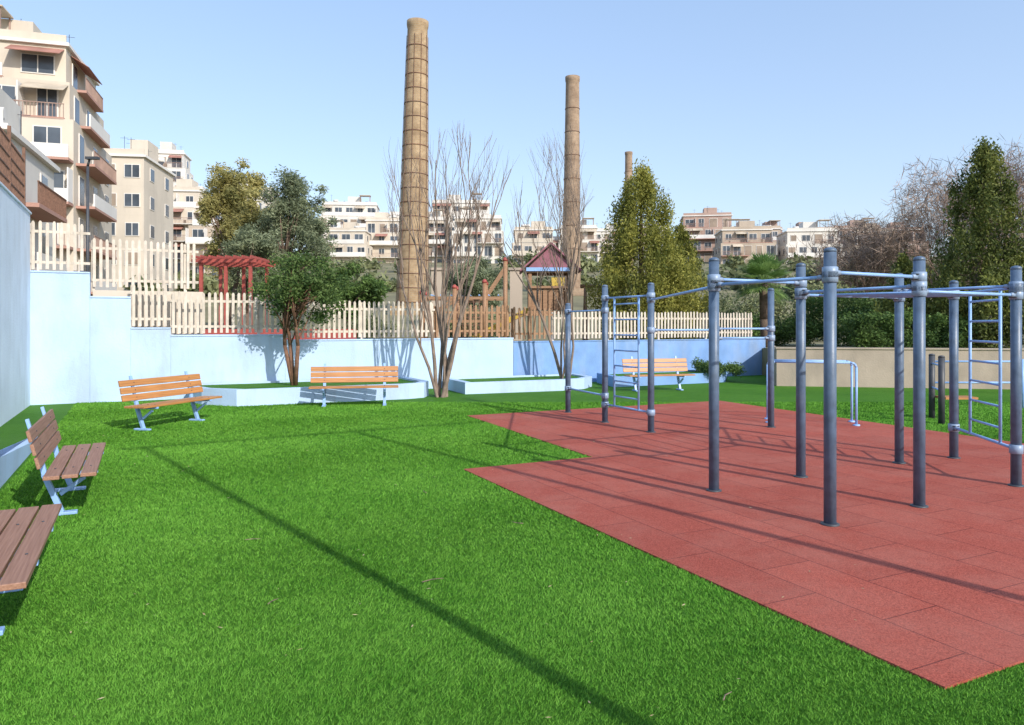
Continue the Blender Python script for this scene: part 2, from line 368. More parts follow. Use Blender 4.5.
planter([(-7.7,17.85),(-7.45,17.05),(-6.9,16.45),(-6.0,16.12),(-2.5,17.75),(-2.15,18.1),(-2.1,18.6),(-2.9,20.1)],.37)
planter([(-1.2,18.95),(1.3,19.95),(2.0,20.5),(2.3,21.3),(1.9,22.4),(-1.9,20.6)],.30)
planter([(2.9,21.1),(6.6,22.9),(7.2,24.8),(2.6,22.7)],.30,m=M_shadeblue)
b=B('concrete_wall')
pa=V((7.7,21.6,0)); pb=V((24,18.6,0)); d=(pb-pa).normalized(); pr=V((-d.y,d.x,0))
c=(pa+pb)/2; b.box('wall',M_beige,(c.x,c.y,.53),((pb-pa).length,.22,1.1),(d,pr,V((0,0,1)))); b.box('coping',M_beige,(c.x,c.y,1.1),((pb-pa).length+.05,.28,.05),(d,pr,V((0,0,1))))
pc=V((9.1,26.0,0)); d2=(pc-pa).normalized(); pr2=V((-d2.y,d2.x,0)); c=(pa+pc)/2+d2*.1
b.box('return',M_beige,(c.x,c.y,.525),((pc-pa).length-.1,.2,1.08),(d2,pr2,V((0,0,1)))); b.done(bevel=.008)

def slat(b,p,z0,z1,w=.07,m=M_cream):
    tl=random.uniform(-.006,.006)
    d=DB*(w/2); n=DA*.012; vs=[]
    for s_ in(-1,1):
        q=p+n*s_
        for dx,z in((-1,z0),(1,z0),(1,z1-.04),(.45,z1),(-.45,z1),(-1,z1-.04)):
            v=q+d*dx+DB*(tl*(z-z0)); vs.append((v.x,v.y,z))
    b.add('slats',m,vs,[(0,5,4,3,2,1),(6,7,8,9,10,11)]+[(i,(i+1)%6,6+(i+1)%6,6+i) for i in range(6)])
def fence(name,segs,off,sp=.125,m=M_cream,w=.065):
    b=B(name)
    for t0,t1,z0,z1 in segs:
        t=t0+.06
        while t<t1-.03:
            slat(b,WL(t,off),z0+.06+random.uniform(-.01,.01),z1+random.uniform(-.02,.02),w,m); t+=sp
        c=WL((t0+t1)/2,off)+DA*.03
        for z in(z0+.22,z1-.22): b.box('rails',m,(c.x,c.y,z),(t1-t0,.035,.06),AX)
        t=t0
        while t<=t1+.01:
            p=WL(min(t,t1-.05)+.03,off)+DA*.075; b.box('posts',m,(p.x,p.y,(z0+z1)/2-.05),(.07,.05,z1-z0+.02),AX); t+=2.0
    b.done()
fence('slat_fence',[(2.0,2.85,1.7,2.75),(2.85,5.5,1.52,2.58),(5.5,9.6,1.38,2.42),(13.4,21.5,1.29,2.2)],-.12,.135)
fence('slat_fence',[(0,1.17,2.97,4.1)],-.12,.135)
fence('slat_fence',[(1.17,3.5,2.62,3.82)],-.6,.135)
fence('brown_picket_fence',[(9.6,11.97,1.38,2.35),(12.03,13.4,1.29,2.3)],-.12,.17,M_timber,.07)
b=B('retaining_wall'); c=WL(2.4,-.62); b.box('w',M_w2,(c.x,c.y,1.3),(2.4,.2,2.6),AX); b.done()

# ---------------------------------------------------------------- benches
def bench(c,axis,L_=1.9,face=1,wood=M_wood,inset=.3):
    a=V((axis[0],axis[1],0)).normalized(); f=V((a.y,-a.x,0))*face
    b=B('park_bench')
    for k,yy in enumerate((-.19,-.045,.10)):
        b.box('seat_slats',wood,(0,yy,.43-.004*k),(L_,.128,.035))
    tilt=math.radians(14); bd=V((0,math.sin(tilt),math.cos(tilt))); bn=V((0,-math.cos(tilt),math.sin(tilt)))
    for k in range(3):
        p=V((0,.22,.50))+bd*(.055+k*.125)+bn*.03
        b.box('back_slats',wood,p,(L_,.105,.03),(V((1,0,0)),bd,bn))
    for sx in(-1,1):
        x=sx*(L_/2-inset)
        P=lambda y,z:V((x,y,z))
        b.beam('frame',M_bar,P(-.25,.395),P(.20,.375),.05,.035)
        b.beam('frame',M_bar,P(-.14,.345),P(.06,.20),.045,.035)
        b.beam('frame',M_bar,P(.05,.03),P(.19,.40),.06,.05)
        b.beam('frame',M_bar,P(.18,.37),P(.21,.50),.06,.045)
        b.beam('frame',M_bar,P(.21,.49),P(.325,.92),.05,.03)
        b.beam('frame',M_bar,P(-.08,.02),P(.22,.02),.08,.03)
        for yy,zz in((-.19,.445),(-.045,.442),(.10,.439)): b.tube('bolts',M_dark,P(yy,zz),P(yy,zz+.008),.01,seg=8)
        for k in range(3):
            p=V((x,.22,.50))+bd*(.055+k*.125)+bn*.042; b.tube('bolts',M_dark,p,p+bn*.008,.01,seg=8)
    ang=math.atan2(-f.y,-f.x)-math.pi/2
    b.done(loc=(c[0],c[1],0),rot=(0,0,ang),bevel=.005)
bench((-3.20,4.62),DA,wood=M_woodb,inset=.55)
bench((-4.45,7.50),DA,wood=M_woodb,inset=.38)
bench((-5.98,13.1),(.3,.95))
bench((-3.45,16.2),(.985,.17))
bench((3.95,19.9),(.97,.25))

# ---------------------------------------------------------------- calisthenics rig
A_=V((2.834,6.594,0));B_=V((3.99,7.25,0));C_=V((2.164,7.93,0));D_=V((3.376,8.65,0));E_=V((5.566,8.17,0));F_=V((4.976,9.51,0));G_=V((5.893,9.87,0))
H_=V((4.483,12.81,0));H2=V((3.45,12.55,0));I_=V((2.295,12.22,0));J_=V((1.69,13.45,0));K_=V((1.133,14.97,0))
b=B('calisthenics_rig')
def pole(p,h,r=.054):
    b.tube('posts',M_pole,(p.x,p.y,0.0),(p.x,p.y,h-.02),r,seg=24)
    b.lathe('caps',M_pole,[(r*1.02,h-.02),(r*1.02,h),(r*.8,h+.015),(r*.3,h+.024)],24,(p.x,p.y,0))
    b.lathe('collars',M_dark,[(r*1.5,.01),(r*1.5,.024),(r*1.05,.03)],24,(p.x,p.y,0))
for p,h in((A_,2.46),(B_,2.44),(C_,2.49),(D_,2.49),(E_,2.42),(F_,2.43),(G_,2.36),(H_,2.40),(H2,1.9),(I_,2.46),(J_,2.49),(K_,2.2)): pole(p,h)
def clamp(p,z,dirs=()):
    b.lathe('clamps',M_clamp,[(.058,z-.05),(.068,z-.046),(.068,z+.046),(.058,z+.05)],20,(p.x,p.y,0))
    for d in dirs:
        b.tube('clamps',M_clamp,(p.x+d.x*.05,p.y+d.y*.05,z),(p.x+d.x*.13,p.y+d.y*.13,z),.03,.022,10)
        s=V((-d.y,d.x,0))
        for zz in(-.025,.025): 
            q=p+d*.07; b.tube('bolts',M_dark,(q.x-s.x*.04,q.y-s.y*.04,z+zz),(q.x+s.x*.04,q.y+s.y*.04,z+zz),.007,seg=6)
def bar(p,q,z0,z1=None,r=.017):
    z1=z0 if z1 is None else z1
    d=(q-p).normalized(); clamp(p,z0,(d,)); clamp(q,z1,(-d,))
    b.tube('bars',M_bar,(p.x+d.x*.05,p.y+d.y*.05,z0),(q.x-d.x*.05,q.y-d.y*.05,z1),r,seg=10)
bar(A_,C_,2.22); bar(C_,D_,2.28); bar(A_,B_,2.26); bar(B_,D_,2.17); bar(B_,E_,2.12); bar(D_,F_,2.14)
bar(E_,F_,2.22); bar(F_,G_,2.18); bar(E_,G_,2.20); bar(E_,G_,.42); bar(I_,J_,2.27); bar(I_,J_,.34); bar(J_,K_,2.05); bar(J_,K_,.5); bar(C_,I_,2.20)
bar(H2,H_,1.56); bar(H2,H_,1.72); bar(I_,H2,1.7)
for i in range(1,6):
    p=B_.lerp(E_,i/6); q=D_.lerp(F_,i/6); b.tube('rungs',M_bar,(p.x,p.y,2.12),(q.x,q.y,2.14),.014,seg=8)
def ladder(p,q,f0,f1,z0,z1,n):
    r0=p.lerp(q,f0); r1=p.lerp(q,f1)
    for r in(r0,r1): b.tube('ladder_rails',M_bar,(r.x,r.y,z0),(r.x,r.y,z1),.018,seg=10)
    for i in range(n):
        z=z0+.18+(z1-z0-.3)*i/(n-1); b.tube('ladder_rungs',M_bar,(r0.x,r0.y,z),(r1.x,r1.y,z),.014,seg=8)
ladder(J_,I_,.22,.75,.34,2.27,7); ladder(G_,E_,.30,.78,.42,2.2,7)
b.done()
b=B('parallel_bars')
for p,q in((V((4.65,13.4,0)),V((6.05,13.0,0))),(V((4.8,13.9,0)),V((6.2,13.5,0)))):
    r=.021; d=(q-p).normalized(); z=1.12
    pts=[V((p.x,p.y,0)),V((p.x,p.y,z-.08)),V((p.x,p.y,z-.02))+d*.03,V((p.x,p.y,z))+d*.1,V((q.x,q.y,z))-d*.1,V((q.x,q.y,z-.02))-d*.03,V((q.x,q.y,z-.08)),V((q.x,q.y,0))]
    b.path('tube',M_bar,pts,r,10)
    for s_ in (p,q): b.lathe('flange',M_bar,[(.06,.0),(.06,.035),(.03,.04)],14,(s_.x,s_.y,0))
b.done()
b=B('exercise_station')
for p in((7.72,13.3),(8.0,14.1)):
    b.tube('posts',M_dark,(p[0],p[1],0),(p[0],p[1],1.2),.055,seg=16); b.lathe('caps',M_dark,[(.057,1.2),(.05,1.225),(.02,1.235)],16,(p[0],p[1],0))
b.tube('bars',M_bar,(7.72,13.3,1.05),(8.0,14.1,1.05),.018,seg=8)
b.tube('bars',M_bar,(7.72,13.3,.6),(8.0,14.1,.6),.018,seg=8)
b.box('board',M_wood,(8.35,13.9,.42),(.6,.35,.04)); b.tube('posts',M_dark,(8.35,13.9,0),(8.35,13.9,.4),.04,seg=12)
b.done()
b=B('balance_rail')
for px in(9.0,10.9): b.tube('posts',M_bar,(px,15.8,0),(px,15.8,1.05),.03,seg=12)
for z in(.55,1.0): b.tube('rails',M_bar,(9.0,15.8,z),(10.9,15.8,z),.02,seg=10)
b.done()

EL=math.radians(31); SH=V((-.622,.783,0)).normalized(); Hh=8.2; ln=Hh/math.tan(EL)
tipA=V((-5.37,10.8,0)); base=tipA-SH*ln
b=B('unseen_pole_frame')  # unseen pole frame out of view, placed so its shadow crosses the lawn
ps=[base,base+V((2.67,1.6,0))]
for i,p in enumerate(ps[:2]):
    b.tube('posts',M_pole,(p.x,p.y,0),(p.x,p.y,Hh),.065,.04,16); b.lathe('base',M_pole,[(.16,0),(.16,.02),(.08,.04)],16,(p.x,p.y,0))
b.tube('crossbar',M_pole,(ps[0].x-.3,ps[0].y-.18,Hh-.03),(ps[1].x+2.2,ps[1].y+1.3,Hh-.03),.035,seg=10)
b.done()

# ---------------------------------------------------------------- trees
def branch(b,p,d,l,r,lev,mt,spread=.5,up=.25,kids=(3,4),seg=5,minr=.004,part='branches',zmax=99):
    pts=[p.copy()]; rs=[r]; q=p.copy(); dd=d.copy(); n=4
    rt=r*.5 if lev>0 else r*.3
    if p.z+l*.9>zmax: l=max(.2,(zmax-p.z)/.9)
    for i in range(n):
        dd=(dd+V((random.gauss(0,.10),random.gauss(0,.10),random.gauss(0,.06)+up*.12))).normalized()
        q=q+dd*(l/n); pts.append(q.copy()); rs.append(r+(rt-r)*(i+1)/n)
    for i in range(n): b.tube(part,mt,pts[i],pts[i+1],rs[i],rs[i+1],seg,False)
    if lev<=0: return
    for k in range(random.randint(*kids)):
        f=random.uniform(.35,1); i=min(n-1,int(f*n)); s_=pts[i].lerp(pts[i+1],f*n-i if f<1 else 1)
        rv=V((random.gauss(0,1),random.gauss(0,1),random.gauss(0,.5))); nd=(dd+rv*spread+V((0,0,up))).normalized()
        branch(b,s_,nd,l*random.uniform(.45,.7),max(minr,rs[i]*.6),lev-1,mt,spread,up,kids,max(3,seg-1),minr,part,zmax)
def stems_tree(name,base,z0,stems,height,mt,lev=3,fan=.22,r=.045):
    b=B(name)
    for i in range(stems):
        a=2*math.pi*i/stems+random.uniform(-.4,.4); d=V((math.cos(a)*fan*random.uniform(.3,1.2),math.sin(a)*fan*.7,1)).normalized()
        p=V((base[0]+math.cos(a)*.12,base[1]+math.sin(a)*.1,z0-.05))
        branch(b,p,d,height*random.uniform(.48,.62),r*random.uniform(.6,1.2),lev,mt,.24,.45,(3,4),7,.005,zmax=height*random.uniform(.9,1.02))
    b.done()
stems_tree('bare_tree',(-1.75,18.25),0,8,6.6,M_barkpale,3,.15,.05)
stems_tree('bare_tree',(1.5,20.9),.25,6,7.2,M_barkpale,3,.16,.045)

def leafy(name,base,z0,crown_c,cr,n,leaf,lm,bm,tr=.12,nclump=40,aspect=.45,trunks=1,clr=(.22,.38)):
    root=empty(name); 
    cl=[]
    for i in range(nclump):
        d=rng.normal(size=3); d/=np.linalg.norm(d); r=rng.random()**.4*.85
        s_=rng.uniform(*clr)*max(cr[0],cr[2])
        cl.append((crown_c[0]+d[0]*r*cr[0],crown_c[1]+d[1]*r*cr[1],crown_c[2]+d[2]*r*cr[2],s_,s_*.75))
    p=clumpy(cl,n); np_mesh('foliage',leaves(p,leaf,aspect),4,lm,rng.random(n),root)
    b=B('limbs')
    for t in range(trunks):
        a=random.random()*6.28
        p0=V((base[0]+(math.cos(a)*.06 if trunks>1 else 0),base[1],z0-.05)); top=V(crown_c)+V((math.cos(a)*cr[0]*.3,math.sin(a)*cr[1]*.3,-cr[2]*.3))
        mid=p0.lerp(top,.5)+V((random.gauss(0,.05),random.gauss(0,.05),0))*cr[0]
        b.path('t',bm,[p0,mid,top],[tr,tr*.75,tr*.5],8)
        for i in range(0,nclump,2+trunks):
            b.path('t',bm,[mid.lerp(top,random.random()),V(cl[i][:3])],[tr*.35,tr*.12],5)
    o=b.done(); o.parent=root
    return root
L_citrus=leaf_mat('citrus_leaf',(.04,.085,.025),(.17,.25,.07),.35,1.6)
L_olive=leaf_mat('grey_green_leaf',(.12,.155,.09),(.33,.37,.22),.4,.6)
L_yel=leaf_mat('yellow_green_leaf',(.19,.19,.065),(.52,.46,.18),.42,.5)
L_con=leaf_mat('conifer_leaf',(.085,.11,.022),(.40,.38,.085),.38,.9)
L_con2=leaf_mat('dark_conifer_leaf',(.045,.07,.018),(.23,.25,.06),.3,.9)
L_hedge=leaf_mat('hedge_leaf',(.03,.07,.022),(.15,.24,.06),.3,1.2)
L_far=leaf_mat('far_tree_leaf',(.09,.115,.055),(.27,.29,.14),.25,.12)
L_palm=leaf_mat('palm_leaf',(.10,.18,.05),(.28,.42,.13),.4,1.5)
L_twig=leaf_mat('twig_haze',(.20,.145,.115),(.40,.30,.235),0,.5)
leafy('citrus_tree',(-5.2,17.8),.33,(-5.1,17.8,2.62),(1.3,.95,1.08),10500,.08,L_citrus,M_barkred,.06,66,.5,3,(.16,.30))
leafy('eucalyptus_tree',(-17.2,45),1.,(-16.9,45,8.3),(2.3,1.8,4.2),20000,.24,L_yel,M_bark,.2,75,.33,1,(.10,.22))
leafy('eucalyptus_tree',(-14.8,43),1.,(-14.3,43,6.9),(1.9,1.6,3.3),11000,.24,L_yel,M_bark,.2,45,.33,1,(.11,.22))
leafy('olive_tree',(-11.8,40),.9,(-11.7,40,7.0),(2.4,1.8,3.4),22000,.2,L_olive,M_bark,.2,80,.28,1,(.11,.23))
leafy('olive_tree',(-13.6,38),.9,(-13.2,38,4.6),(1.8,1.5,2.5),10000,.2,L_olive,M_bark,.15,40,.3,1,(.14,.26))
leafy('shrub_tree',(-9.6,44),.9,(-9.6,44,3.7),(2.4,2,1.7),9000,.22,L_hedge,M_bark,.15,40,.4,1,(.2,.3))
leafy('shrub_tree',(-2.4,50),.9,(-2.4,50,4.4),(2.4,2,2.0),11000,.22,L_olive,M_bark,.15,50,.4,1,(.2,.3))
def conifer(base,z0,H,R,n,lm,name='cypress_tree',lean=0):
    root=empty(name); cl=[]
    nc=230
    for i in range(nc):
        h=rng.random()**1.1; rr=R*(min(1,(h+.12)*3.2))*(1-h)**.60*(.7+.42*rng.random())
        a=rng.random()*6.283; rad=rr*(rng.random()**.38)
        s_=R*(.12+.13*rng.random())*(1-.45*h)
        cl.append((base[0]+math.cos(a)*rad+lean*h,base[1]+math.sin(a)*rad,z0+.5+h*(H-.7),s_,s_*2.2))
    for k in range(5): cl.append((base[0]+rng.normal()*.1+lean,base[1]+rng.normal()*.1,z0+H-.15-.25*k,.12+.05*k,.4))
    p=clumpy(cl,n); np_mesh('foliage',leaves(p,.12,.38,up=.9),4,lm,rng.random(n),root)
    b=B('trunk'); b.path('t',M_bark,[V((base[0],base[1],z0-.1)),V((base[0],base[1],z0+H*.5)),V((base[0]+lean,base[1],z0+H-.3))],[.14,.09,.02],8)
    o=b.done(); o.parent=root
conifer((4.75,27.2),.9,6.6,2.4,46000,L_con)
conifer((6.5,28.6),.9,4.8,1.5,17000,L_con)
conifer((14.9,23.6),.6,7.0,2.1,44000,L_con2,'cypress_tree',.15)
conifer((17.2,22.6),.6,6.4,1.8,28000,L_con2,'cypress_tree')
conifer((13.0,24.6),.8,3.4,1.2,12000,L_con2)

def mass(name,boxes,n,leaf,lm,cs=.5,asp=.5):
    cl=[]
    for x0,x1,y0,y1,z0,z1,k in boxes:
        for i in range(k):
            s_=cs*rng.uniform(.7,1.4); cl.append((rng.uniform(x0,x1),rng.uniform(y0,y1),rng.uniform(z0,z1),s_,s_*.8))
    p=clumpy(cl,n); np_mesh(name,leaves(p,leaf,asp),4,lm,rng.random(n))
mass('hedge',[(7.2,15.5,28.0,29.5,1.0,2.0,90),(11.4,14.8,27.8,29.5,2.0,2.9,28)],38000,.10,L_hedge,.45)
mass('ivy_hedge',[(10.6,14,22.6,23.2,1.0,2.0,45)],16000,.09,L_hedge,.32)
mass('low_shrubs',[(5.9,7.0,22.5,24,.35,.55,22)],8000,.06,L_hedge,.2)
mass('distant_tree_grove',[(-60,-20,72,110,4,6.5,60),(-28,30,85,112,4.5,6.5,90),(20,90,72,120,4.5,7.4,110),(-80,90,125,165,9.5,13.0,140)],85000,.9,L_far,2.0)
mass('park_shrubs',[(-9,-7,40,44,1.2,1.8,8),(-4,0,38,44,1.2,2.2,25),(7,20,34,42,1.5,3.0,50)],32000,.16,L_far,.7)

b=B('fan_palm')
pc_=V((9.15,26.9,3.25))
b.path('trunk',M_bark,[V((9.4,27.3,.8)),V((9.25,27.1,2.0)),pc_],[.2,.17,.16],10)
for i in range(60):
    a=random.random()*6.283; el=random.uniform(-.6,1.35); d=V((math.cos(a)*math.cos(el),math.sin(a)*math.cos(el),math.sin(el))); l=random.uniform(.4,.7)
    tipp=pc_+d*l; b.tube('stalks',L_palm,pc_,tipp,.014,.010,4)
    s_=d.cross(V((0,0,1))).normalized(); u_=s_.cross(d)
    for j in range(15):
        t=(j/14-.5)*2.5; dd=(d*math.cos(t)+s_*math.sin(t)+u_*.12*abs(t)).normalized(); ll=.7*(1-.25*abs(t)/1.25)*random.uniform(.9,1.1)
        w=s_*math.cos(t)*.028-d*math.sin(t)*.028; m_=tipp+dd*ll*.5; e_=tipp+dd*ll-V((0,0,.10*ll/.55))
        b.add('fronds',L_palm,[tipp,m_-w,e_,m_+w],[(0,1,2,3)])
o=b.done()
for ch in o.children:
    if ch.data.materials[0]==L_palm:
        nv=len(ch.data.vertices); at=ch.data.attributes.new('rnd','FLOAT','POINT'); at.data.foreach_set('value',np.repeat(rng.random(nv//4+1),4)[:nv].astype(np.float32))
def big_bare(base,z0,H,R,n):
    root=empty('leafless_tree'); b=B('limbs')
    for i in range(5):
        a=1.257*i+random.uniform(-.3,.3); d=V((math.cos(a)*.55,math.sin(a)*.55,1)).normalized()
        branch(b,V((base[0],base[1],z0-.1)),d,H*.46,H*.012,4,M_twig,.5,.22,(3,4),6,.014,'limbs')
    o=b.done(); o.parent=root
    cl=[]
    for i in range(60):
        d=rng.normal(size=3); d/=np.linalg.norm(d); r=rng.random()**.45
        cl.append((base[0]+d[0]*r*R,base[1]+d[1]*r*R,z0+H*.6+d[2]*r*H*.36,R*.28,R*.3))
    p=clumpy(cl,n); np_mesh('twigs',leaves(p,.8,.035,up=.7),4,L_twig,rng.random(n),root)
big_bare((25.0,42),1.,10.2,4.2,10000); big_bare((29.6,41),1.,12.0,3.8,10000); big_bare((21.2,45),1.,8.0,2.8,7000)
mass('brush_undergrowth',[(14,34,36,40,1.5,3.6,50)],16000,.16,L_far,.8)

# ---------------------------------------------------------------- chimneys
def chimney(x,y,z0,H,r0,r1,m,straps,tilt=0,crown=True):
    b=B('brick_chimney')
    rr=lambda z:r0+(r1-r0)*(z/H)
    prof=[(rr(H*i/20),H*i/20) for i in range(20)]
    if crown: prof+=[(rr(H*.975),H*.975),(r1*1.06,H*.978),(r1*1.10,H*.988),(r1*1.10,H)]
    else: prof+=[(r1,H)]
    prof+=[(r1*.75,H),(r1*.75,H-1)]
    b.lathe('shaft',m,prof,36)
    k=int(H/ (1.15 if straps else 2.4))
    for i in range(1,k):
        z=H*i/k*.96; b.lathe('hoops',M_rust,[(rr(z)+.01,z-.03),(rr(z)+.04,z-.03),(rr(z)+.04,z+.03),(rr(z)+.01,z+.03)],36)
    if straps:
        for i in range(10):
            a=2*math.pi*i/10+.2; c_,s_=math.cos(a),math.sin(a)
            b.beam('straps',M_rust,((rr(0)+.03)*c_,(rr(0)+.03)*s_,.5),((rr(H*.95)+.03)*c_,(rr(H*.95)+.03)*s_,H*.95),.035,.035)
    b.prism('plinth',m,[(-r0*1.25,-r0*1.25),(r0*1.25,-r0*1.25),(r0*1.25,r0*1.25),(-r0*1.25,r0*1.25)],-1.5,.8)
    b.done(loc=(x,y,z0),rot=(0,tilt,0))
MC1=chim_mat('yellow_brick',(.43,.31,.19),(.36,.25,.145),(.36,.29,.21)); MC2=chim_mat('brown_brick',(.37,.265,.185),(.31,.215,.15),(.30,.24,.19))
chimney(-8.1,60,2.4,23.9,1.30,.80,MC1,True,math.radians(1.1))
chimney(6.4,80,4.8,23.7,1.02,.72,MC2,False,math.radians(.35))
chimney(20.5,130,10.5,21.5,.80,.62,MC2,False)

# ---------------------------------------------------------------- buildings
def apartment(x,y,z0,w,dp,n,rot,wall,name='apartment_block',sb=2,balc=True,side=True,slabm=M_slab,fh=3.0,awn=.3,rail=M_rail,seed=0,sidebalc=False):
    R=random.Random(seed+int(x*13)+int(y*7)); b=B(name)
    for i in range(n):
        z=i*fh; back=max(0,i-(n-1-sb))*1.5 if sb else 0
        ww=w-back*.8
        b.box('walls',wall,(0,back+(dp-back)/2,z+fh/2),(ww,dp-back,fh-.004))
        nb=max(2,int(ww/2.4)); bw=ww/nb
        bd=1.3
        if balc and i>0:
            full=R.random()<.75
            x0,x1=(-ww/2,ww/2) if full else ((-ww/2,0) if R.random()<.5 else (0,ww/2))
            if back>0: bd=1.5
            b.box('balconies',slabm,((x0+x1)/2,back-bd/2,z+.02),(x1-x0,bd,.18))
            if R.random()<.4: b.box('parapets',wall if R.random()<.5 else M_trim,((x0+x1)/2,back-bd+.05,z+.55),(x1-x0-.02,.1,.9))
            else:
                b.box('railings',rail,((x0+x1)/2,back-bd+.05,z+1.05),(x1-x0,.06,.06))
                k=int((x1-x0)/.22)
                for j in range(k+1): b.box('railings',rail,(x0+.03+j*(x1-x0-.06)/k,back-bd+.05,z+.55),(.04,.04,.95))
            for j in range(nb+1):
                if R.random()<.35: b.box('dividers',M_trim,(-ww/2+j*bw*.999+(.05 if j==0 else -.05),back-bd*.5,z+1.3),(.08,bd-.12,2.3))
            for j in range(nb*2):
                if R.random()<.35:
                    px=R.uniform(x0+.3,x1-.3); s_=R.uniform(.15,.4); b.box('balcony_clutter',M_shut,(px,back-bd+.4,z+.12+s_),(s_*1.3,.4,s_*2))
        for j in range(nb):
            cx=-ww/2+bw*(j+.5); door=balc and R.random()<.7
            h_=2.2 if door else 1.25; cz=z+(.15+h_/2 if door else 1.55); wd=min(bw*.62,R.choice((1.2,1.6,2.0)))
            b.box('window_frames',M_trim,(cx,back-.03,cz),(wd+.16,.08,h_+.14)); 
            if R.random()<.65: b.box('windows',M_glass,(cx,back-.055,cz),(wd,.06,h_)); b.box('window_frames',M_trim,(cx,back-.07,cz),(.07,.07,h_-.01))
            else: b.box('shutters',M_shut,(cx,back-.06,cz),(wd,.07,h_))
            if balc and i>0 and R.random()<awn:
                s_=V((0,-math.cos(.5),-math.sin(.5))); u_=V((0,-math.sin(.5),math.cos(.5)))
                red=R.random()<.5
                b.box('awnings' if red else 'beige_awnings',M_awn if red else M_awn2,V((cx,back-.05,z+2.75))+s_*.75,(bw*.95,1.5,.04),(V((1,0,0)),s_,u_))
        if side:
            ns=max(1,int((dp-back)/3.4))
            for sx in(-1,1):
                for j in range(ns):
                    cy=back+(dp-back)*(j+.5)/ns; hh=1.24 if not sidebalc else 2.0
                    b.box('window_frames',M_trim,(sx*(ww/2+.02),cy,z+1.6-(.3 if sidebalc else 0)),(.08,1.3,hh+.16)); b.box('windows',M_glass,(sx*(ww/2+.045),cy,z+1.6-(.3 if sidebalc else 0)),(.07,1.14,hh))
                if sidebalc and i>0:
                    ly=(dp-back)*.6; yc=back+ly/2+.6; b.box('balconies',slabm,(sx*(ww/2+.6),yc,z+.02),(1.2,ly,.18))
                    if i%2: b.box('parapets',wall,(sx*(ww/2+1.15),yc,z+.55),(.1,ly-.02,.9))
                    else:
                        b.box('railings',rail,(sx*(ww/2+1.15),yc,z+1.05),(.06,ly,.06)); kk=int(ly/.22)
                        for j in range(kk+1): b.box('railings',rail,(sx*(ww/2+1.15),yc-ly/2+.03+j*(ly-.06)/kk,z+.55),(.04,.04,.95))
                    s_=V((sx*math.cos(.55),0,-math.sin(.55))); u_=V((sx*math.sin(.55),0,math.cos(.55)))
                    if R.random()<awn*.6: b.box('awnings',M_awn,V((sx*(ww/2+.03),yc,z+2.75))+s_*.7,(1.4,ly*.8,.04),(s_,V((0,1,0)),u_))
    back=sb*1.5 if sb else 0; ww=w-back*.8; zt=n*fh
    b.box('roof_slab',M_trim,(0,(dp+back)/2,zt+.12),(ww+.5,dp-back+.5,.24))
    b.box('roof_parapet',wall,(0,back+.1,zt+.55),(ww,.12,.6))
    b.box('stair_tower',wall,(R.uniform(-.2,.2)*ww,(dp+back)/2,zt+1.4),(min(3.2,ww*.4),min(3.5,dp*.4),2.3))
    if R.random()<.45:
        px=R.choice((-1,1))*ww*.28; py=back+1.6
        for sx in(-1,1):
            for sy in(-1,1): b.box('pergola',M_rail,(px+sx*1.2,py+sy*1.0,zt+1.4),(.1,.1,2.4))
        b.box('pergola_cover',M_awn2,(px,py,zt+2.65),(2.8,2.4,.1))
    for j in range(5):
        px,py=R.uniform(-.4,.4)*ww,R.uniform(back+1,dp-1); hh=R.uniform(1.5,3.2)
        b.tube('antennas',M_dark,(px,py,zt+.2),(px,py,zt+hh),.025,seg=5); b.beam('antennas',M_dark,(px-.4,py,zt+hh-.2),(px+.4,py,zt+hh-.2),.025,.025)
    for j in range(2):
        px,py=R.uniform(-.35,.35)*ww,R.uniform(back+1.2,dp-1.5); b.tube('water_heaters',M_trim,(px-.6,py,zt+1.3),(px+.6,py,zt+1.3),.28,seg=10)
        b.box('solar_panels',M_dark,(px,py-.5,zt+.75),(1.2,1.1,.06),(V((1,0,0)),V((0,.8,.6)),V((0,-.6,.8))))
    b.done(loc=(x,y,z0),rot=(0,0,rot))
apartment(-35.0,50,1.0,9.5,12,7,.30,M_w2,sb=2,slabm=M_redslab,awn=.45,seed=9,sidebalc=True)
apartment(-23.6,30,0.9,5.0,9,3,.35,M_w1,sb=0,slabm=M_redslab,awn=.5,seed=5,rail=M_rust,sidebalc=True)
apartment(-40.2,76,4.0,4.5,10,5,.15,M_w2,sb=0,seed=6,balc=False)
apartment(-66,140,11,9,10,8,.2,M_w1,sb=3,seed=11)
apartment(-58,128,10,8,9,5,.1,M_w2,sb=1,seed=12)
apartment(-51,134,10.5,9,9,5,.0,M_w1,sb=2,seed=13)
apartment(-90,184,16,11,11,8,.2,M_w1,sb=3,seed=14)
apartment(-78,176,15,11,10,6,.2,M_w1,sb=2,seed=15)
apartment(-60,170,15,11,10,6,.1,M_w2,sb=2,seed=17)
apartment(-47,118,8.5,9,9,4,.05,M_w5,sb=1,seed=18)
